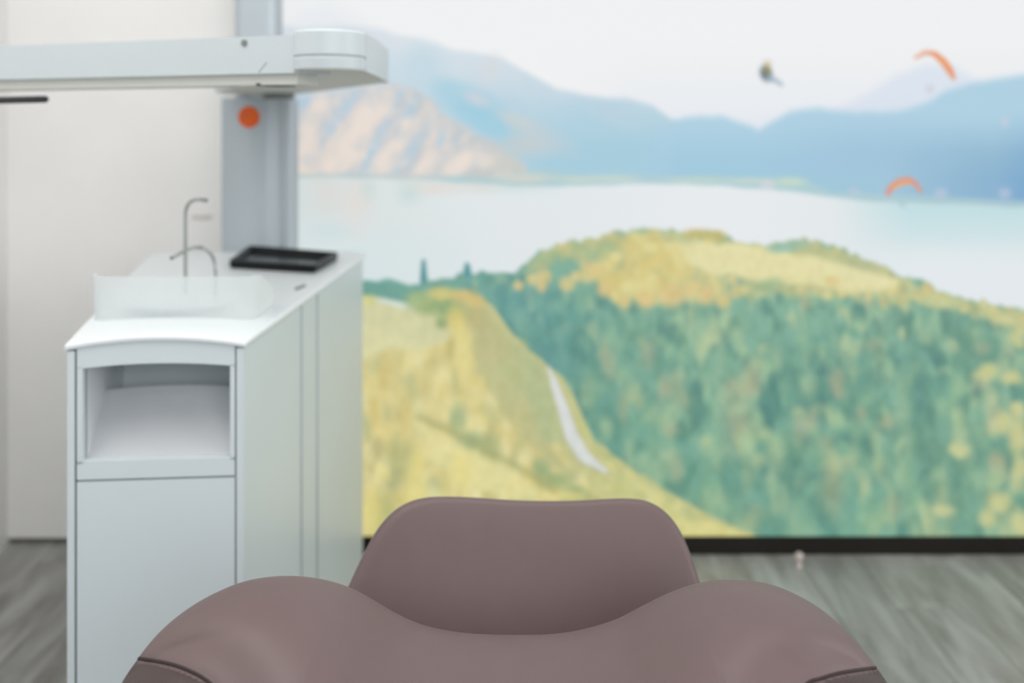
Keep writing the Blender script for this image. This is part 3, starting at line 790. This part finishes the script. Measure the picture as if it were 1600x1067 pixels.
obj('tray_rim', bm, M_tray, tray, smooth=True)
bm = bmesh.new(); vs = [bm.verts.new((p.x, p.y, ZT + .0036)) for p in rounded(inset(TQ, .0215), .006)]
bm.faces.new(vs); lo = [bm.verts.new((v.co.x, v.co.y, ZT + .0008)) for v in vs]; bm.faces.new(lo[::-1])
for i in range(len(vs)): bm.faces.new((vs[i], lo[i], lo[(i + 1) % len(vs)], vs[(i + 1) % len(vs)]))
obj('tray_floor', bm, M_tray2, tray)

# ------------------------------------------------------------------ column
col_t = thing('equipment_column', 'grey aluminium equipment column with round orange badge behind the cabinet', 'column', (-.73, 2.75, 0))
dc = 2.67
xa, xb = (345 - 800) / F * dc, (462 - 800) / F * dc
ZH = 1.33 + (200 - 152) / F * 2.62       # top of the housing
def rrect(x0, x1, y0, y1, r, k=8):
    return [Vector((p.x, p.y)) for p in rounded([Vector((x0, y0)), Vector((x1, y0)), Vector((x1, y1)), Vector((x0, y1))], r, k)]
X_ = lambda px: (px - 800) / F * dc
prof = [Vector((X_(459), dc + .022)), Vector((X_(456), dc + .010)), Vector((X_(450), dc + .005)), Vector((X_(445), dc + .005)), Vector((X_(440), dc + .009)), Vector((X_(436), dc + .014)), Vector((X_(431), dc + .013)), Vector((X_(422), dc + .003)), Vector((X_(414), dc)), Vector((X_(349), dc)), Vector((X_(345), dc + .008)), Vector((xa, 2.82)), Vector((-.675, 2.82)), Vector((-.648, 2.76))]
obj('housing', prism(bmesh.new(), prof, .02, ZH), M_alu, col_t, smooth=True, angle=60)
obj('foot', prism(bmesh.new(), rrect(xa - .01, xb + .01, dc - .002, 2.83, .02), 0, .02, .002), M_dark, col_t, smooth=True)
x2, x3 = (364 - 800) / F * 2.70, (433 - 800) / F * 2.70
obj('pole', prism(bmesh.new(), rrect(x2, x3, 2.70, 2.79, .03), ZH, 2.70), M_alu, col_t, smooth=True, angle=50)
pb = W(389, 183, dc - .001)
badge = obj('badge', cyl(bmesh.new(), (pb.x, dc + .0005, pb.z), .032, .031, .005, (0, -1, 0), 40, .001), M_orange, col_t, smooth=True)
bm = bmesh.new()
tube(bm, [Vector((pb.x - .014, dc - .0046, pb.z + .010)), Vector((pb.x - .014, dc - .0046, pb.z - .006))], .0016, 8)
tube(bm, smooth_path([(pb.x - .014, dc - .0046, pb.z + .010), (pb.x - .005, dc - .0046, pb.z + .007), (pb.x - .005, dc - .0046, pb.z + .001), (pb.x - .014, dc - .0046, pb.z - .001)], 6), .0016, 8)
obj('badge_mark', bm, M_badge_mark, badge)

# ------------------------------------------------------------------ swivel arm
arm = thing('swivel_arm', 'white jointed swivel arm reaching across in front of the column', 'arm', (-.31, 1.58, 1.42))
ZB = H + .0897; ZA = H + .161; ZU = H + .099
A0 = Vector((-1.45, 1.966)); A1 = Vector((-.31, 1.5755))
ad = (A1 - A0).normalized(); an = Vector((ad.y, -ad.x))     # toward viewer
if an.y > 0: an = -an
hw = .042
def link(name, a, b, w0, w1, z0, z1, m, bev=.006, parent=arm, seg=3):
    dd = (b - a).normalized(); n = Vector((-dd.y, dd.x))
    return obj(name, prism(bmesh.new(), [a - n * w0, b - n * w1, b + n * w1, a + n * w0], z0, z1, bev, seg), m, parent, smooth=True, angle=35)
A1e = A1 - ad * .030
fore = link('forearm', A0 + an * 0, A1e, hw, hw, ZB + .004, ZA - .002, M_arm)
link('forearm_underside', A0, A1e - ad * .02, hw - .008, hw - .008, ZB - .015, ZB + .0045, M_armunder, .004)
# knuckle
KC = Vector((-.3165, 1.578))
M_ring = mat('joint_ring_plastic', (176, 184, 186), .5)
obj('joint_housing', cyl(bmesh.new(), (KC.x, KC.y, ZU + .0005), .0615, .0625, .0195, n=64, bev=.0015), M_arm, arm, smooth=True)
obj('joint_ring', cyl(bmesh.new(), (KC.x, KC.y, ZU + .018), .0605, .0605, .005, n=64), M_ring, arm, smooth=True)
obj('joint_cap', cyl(bmesh.new(), (KC.x, KC.y, ZU + .0222), .0625, .0615, H + .1655 - ZU - .0222, n=64, bev=.003), M_arm, arm, smooth=True)
B0 = Vector((-.742, 2.60))
pts = [Vector((KC.x + .0625 * math.cos(a), KC.y + .0625 * math.sin(a))) for a in np.linspace(math.radians(-165), math.radians(0), 24)]
pts += [Vector((-.257, 1.75)), Vector((-.266, 1.96)), Vector((-.272, 1.99)), Vector((-.290, 2.01)), Vector((-.625, 2.655)), Vector((-.83, 2.64)), Vector((-.822, 2.52))]
obj('upper_arm', prism(bmesh.new(), pts[:0] + pts, ZU - .0005, ZU + .0003, 0), M_armunder, arm)
body = pts[24:] + [Vector((KC.x - .055, KC.y + .03)), Vector((KC.x, KC.y + .055)), Vector((KC.x + .060, KC.y + .02))]
obj('upper_arm_cover', prism(bmesh.new(), body, ZU + .0004, H + .167, .004, 2), M_arm, arm, smooth=True, angle=35)
ps = W(382, 67, 1.60)
# screw sits on the front face of the forearm
def on_face(px):
    # intersection of the view column px with the forearm front face
    k = (px - 800) / F; a = A0 + an * hw; t = (k * a.y - a.x) / (ad.x - k * ad.y); return a + ad * t
q = on_face(382)
obj('screw', cyl(bmesh.new(), (q.x, q.y, H + (200 - 67) / F * q.y), .0058, .0058, .002, (an.x, an.y, 0), 24), M_grey, arm, smooth=True)
q0 = on_face(398); q1 = on_face(432)
bm = bmesh.new()
prism(bm, [q0 - an * .004 , q1 - an * .03, q1 - an * .06, q0 - an * .045], ZB - .0165, ZB - .012, .001)
obj('cable_slot', bm, M_dark, arm)
bm = bmesh.new(); q2 = on_face(404); q3 = on_face(417)
tube(bm, [Vector((q2.x, q2.y, ZB + .006)), Vector((q3.x, q3.y, ZB + .024))], .0007, 6)
obj('seam_line', bm, M_grey, arm)
link('column_bracket', Vector((-.70, 2.672)), Vector((-.70, 2.60)), .05, .045, ZH - .002, ZU - .001, M_arm, .001)
bm = bmesh.new(); cyl(bm, (-.668, 2.61, ZU - .015), .044, .044, .014, n=48, bev=.002)
obj('pivot_collar', bm, M_grey, arm, smooth=True)
# dark grip bar held under the forearm, its bracket is beyond the left of the picture
dg = 1.76
g0, g1 = W(74, 155, dg), W(-190, 161, dg + .06)
bm = tube(bmesh.new(), [g0 - (g0 - g1).normalized() * -.003] + [lerp(g0, g1, t) for t in (.0, .2, .6, 1)], .0068, 20)
bm = bmesh.new()
gd = (g1 - g0).normalized(); path = []; 
tube_pts = [g0 + gd * .0, g0 + gd * .004, lerp(g0, g1, .5), g1]
rr = [.0045, .0068, .0068, .0068]
rings = []
up = Vector((0, 0, 1)); s_ = gd.cross(up).normalized(); up = s_.cross(gd).normalized()
for p, r in zip(tube_pts, rr):
    rings.append([bm.verts.new(p + r * (math.cos(2 * math.pi * k / 24) * s_ + math.sin(2 * math.pi * k / 24) * up)) for k in range(24)])
for A, B in zip(rings, rings[1:]):
    for k in range(24): bm.faces.new((A[k], A[(k + 1) % 24], B[(k + 1) % 24], B[k]))
bm.faces.new(rings[0][::-1]); bm.faces.new(rings[-1])
grip = obj('grip_bar', bm, M_dark, arm, smooth=True, angle=60); grip['label'] = 'dark rubber grip bar'
link('grip_bracket', Vector((g1.x - .02, g1.y)), Vector((g1.x + .02, g1.y)), .014, .014, g1.z - .012, ZB, M_arm, .002)

# ------------------------------------------------------------------ little pale grey bar on the wall behind the taps
p = W(315, 338, DL)
wp = obj('wall_bar', box(bmesh.new(), p.x - .030, p.x + .030, DL - .005, DL + .001, p.z - .007, p.z + .007, .002, 3), mat('pale_grey_plastic', (216, 212, 208), .5), None, smooth=True)
wp['label'] = 'small pale grey bar on the white wall behind the tall tap'; wp['category'] = 'handle'

# ------------------------------------------------------------------ small stopper on the floor
p = W(1252, 884, 2.74)
st = thing('floor_stopper', 'tiny whitish stopper standing on the floor before the black mural base', 'stopper', (p.x, 2.76, 0))
mw = mat('stopper_plastic', (205, 190, 186), .4)
obj('base', lathe(bmesh.new(), (p.x, 2.76, 0), [(.010, 0), (.011, .004), (.006, .012), (.0045, .022)], 24), mw, st, smooth=True)
obj('knob', lathe(bmesh.new(), (p.x, 2.76, .020), [(.004, 0), (.012, .006), (.013, .014), (.009, .021), (.002, .024)], 24), mw, st, smooth=True)

# ------------------------------------------------------------------ patient chair
chair = thing('patient_chair', 'mauve brown leatherette patient chair with raised side wings and rounded narrow back', 'chair', (0, 1.15, 0))
DC = 0.95
prof_px = [(192, 1150), (194, 1100), (200, 1067), (208, 1045), (218, 1026), (238, 1007), (266, 989), (300, 973), (336, 961), (372, 955.5), (408, 954.5), (444, 958), (480, 966), (516, 980), (552, 1002), (584, 1024), (618, 1044), (660, 1060), (710, 1070), (760, 1074), (810, 1075),
           (860, 1074), (906, 1068), (950, 1056), (990, 1040), (1030, 1016), (1070, 993), (1110, 975), (1150, 964.5), (1186, 961.5), (1222, 962.5), (1258, 969), (1292, 982), (1324, 1000), (1350, 1022), (1370, 1044), (1382, 1067), (1388, 1100), (1390, 1150)]
path = smooth_path([((a - 800) / F * DC, 0, H - (b - HY) / F * DC) for a, b in prof_px], 10)
def wing_pad():
    bm = bmesh.new(); rings = []
    NS = 220
    cx = (path[0].x + path[-1].x) / 2; hwid = (path[-1].x - path[0].x) / 2
    Zc = min(path[0].z, path[-1].z)
    n = len(path)
    for i, p in enumerate(path):
        s = abs((p.x - cx) / hwid)
        edge = math.sqrt(max(0.0, 1 - s ** 6)) if s < 1 else 0
        fy = .05 + .13 * edge; by = .05 + .12 * edge       # reach toward / away from the viewer
        zlow = .60
        hh = p.z - zlow
        ring = []
        for k in range(NS):
            th = 2 * math.pi * k / NS
            c, sn = math.cos(th), math.sin(th)
            # superellipse in (y,z) with the crest straight above the centre
            e = .78
            yy = math.copysign(abs(c) ** e, c); zz = math.copysign(abs(sn) ** e, sn)
            y = DC + (by if yy > 0 else fy) * yy
            z = zlow + hh * (.5 + .5 * zz)
            ring.append(bm.verts.new((p.x, y, z)))
        rings.append(ring)
    for A, B in zip(rings, rings[1:]):
        for k in range(NS):
            j = (k + 1) % NS; bm.faces.new((A[k], A[j], B[j], B[k]))
    bm.faces.new(rings[0][::-1]); bm.faces.new(rings[-1])
    return bm
bm = wing_pad(); bmesh.ops.recalc_face_normals(bm, faces=bm.faces)
tree = BVHTree.FromBMesh(bm)
SEAMS = [[(205, 1027), (219, 1029), (245, 1033), (275, 1040), (300, 1050), (318, 1060), (332, 1072), (346, 1100), (352, 1140)],
         [(1384, 1041), (1370, 1043), (1340, 1047), (1310, 1052), (1283, 1060), (1262, 1068), (1246, 1095), (1240, 1140)]]
def seam_pts(pts, tr):
    P = []
    for a, b in [(v.x, v.y) for v in smooth_path([(q[0], q[1], 0) for q in pts], 10)]:
        d_ = W(a, b, 1.0) - Vector((0, 0, H)); h = tr.ray_cast(Vector((0, 0, H)), d_.normalized())
        if h[0] is not None: P.append((h[0], h[1]))
    return P
SP_ = [seam_pts(q, tree) for q in SEAMS]
bm.normal_update(); bm.verts.index_update()
SN = np.array([tuple(p[0]) for P in SP_ for p in P])
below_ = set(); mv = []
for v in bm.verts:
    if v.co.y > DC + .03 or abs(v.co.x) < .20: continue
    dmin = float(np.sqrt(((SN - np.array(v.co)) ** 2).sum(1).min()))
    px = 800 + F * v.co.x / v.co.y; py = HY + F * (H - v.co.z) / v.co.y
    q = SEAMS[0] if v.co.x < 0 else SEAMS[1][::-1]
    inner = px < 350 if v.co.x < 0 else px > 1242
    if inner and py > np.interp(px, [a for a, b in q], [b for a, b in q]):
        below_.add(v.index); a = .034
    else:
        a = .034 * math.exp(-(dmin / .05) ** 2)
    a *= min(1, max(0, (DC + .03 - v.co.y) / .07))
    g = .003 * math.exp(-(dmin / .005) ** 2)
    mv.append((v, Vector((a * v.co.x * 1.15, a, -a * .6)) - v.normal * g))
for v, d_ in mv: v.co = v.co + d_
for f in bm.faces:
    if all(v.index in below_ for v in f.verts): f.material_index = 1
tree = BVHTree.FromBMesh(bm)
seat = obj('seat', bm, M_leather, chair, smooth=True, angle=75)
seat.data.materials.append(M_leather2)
for q in SEAMS:
    P = [h[0] + h[1] * .0002 for h in seam_pts(q, tree)]
    obj('seam', tube(bmesh.new(), P, .0017, 8), M_seam, seat)

# backrest
bp = [(455, 1100), (475, 1060), (495, 1015), (516, 970), (532, 933), (550, 893), (568, 856), (586, 825), (608, 800), (632, 784), (660, 775.5), (695, 773.5), (740, 775), (790, 778.5), (845, 780.5), (900, 780), (945, 777.5), (980, 776.5), (1008, 779), (1032, 789), (1052, 806), (1068, 829), (1082, 860), (1095, 897), (1107, 938), (1118, 978), (1130, 1020), (1142, 1062), (1152, 1100)]
def bplane(a, b):
    # reclined plane through y=1.27 at row 970 and y=1.34 at row 775
    k = (b - HY) / F
    # z = H - k y ; plane: y = y0 + (z - z0) * m
    z0 = H - (970 - HY) / F * 1.27; m_ = .07 / ((H - (775 - HY) / F * 1.34) - z0)
    y = (1.27 + m_ * (H - z0)) / (1 + m_ * k)
    return Vector(((a - 800) / F * y, y, H - k * y))
out = [bplane(v.x, v.y) for v in smooth_path([(a, b, 0) for a, b in bp], 4)]
lo = [out[-1].lerp(out[0], t / 24) for t in range(1, 24)]
loop = out + lo
bnrm = Vector((0, -1, .48)).normalized()
cen = sum(loop, Vector()) / len(loop)
bm = bmesh.new(); rings = []
TH = .034
for s, h in [(0.0, None)]: pass
prof = []
for k in range(9):       # back half -> front half around the rolled edge
    a = -math.pi / 2 + math.pi * k / 8
    prof.append((1 - .055 * (1 - math.cos(a)), TH * math.sin(a) - TH))
for s in (.90, .84, .76, .66, .54, .40, .25, .12): prof.append((s, .006 * (1 - ((s - .5) / .45) ** 2) if s > .5 else .006 - .0))
back = [(s, -2 * TH) for s in (.12, .4, .7, .88)]
prof = back + prof
for s, h in prof:
    rings.append([bm.verts.new(cen + (p - cen) * s + bnrm * h) for p in loop])
for A, B in zip(rings, rings[1:]):
    n = len(A)
    for i in range(n): bm.faces.new((A[i], A[(i + 1) % n], B[(i + 1) % n], B[i]))
bm.faces.new(rings[0][::-1]); bm.faces.new(rings[-1])
obj('backrest', bm, M_leather, chair, smooth=True, angle=75)
# seat base cushion between wings and back, shell, lift column and foot (hidden below the picture)
obj('seat_cushion', box(bmesh.new(), -.27, .27, .98, 1.28, .52, .63, .04, 4), M_leather, chair, smooth=True, angle=75)
obj('seat_shell', box(bmesh.new(), -.25, .25, .86, 1.26, .44, .525, .03, 3), M_arm, chair, smooth=True)
obj('lift_column', box(bmesh.new(), -.10, .10, 1.0, 1.22, .06, .45, .02, 3), M_arm, chair, smooth=True)
obj('foot_plate', box(bmesh.new(), -.24, .24, .80, 1.42, .001, .065, .02, 3), M_arm, chair, smooth=True)
obj('front_bracket', box(bmesh.new(), -.20, .20, .86, 1.04, .50, .66, .02, 3), M_arm, chair, smooth=True)
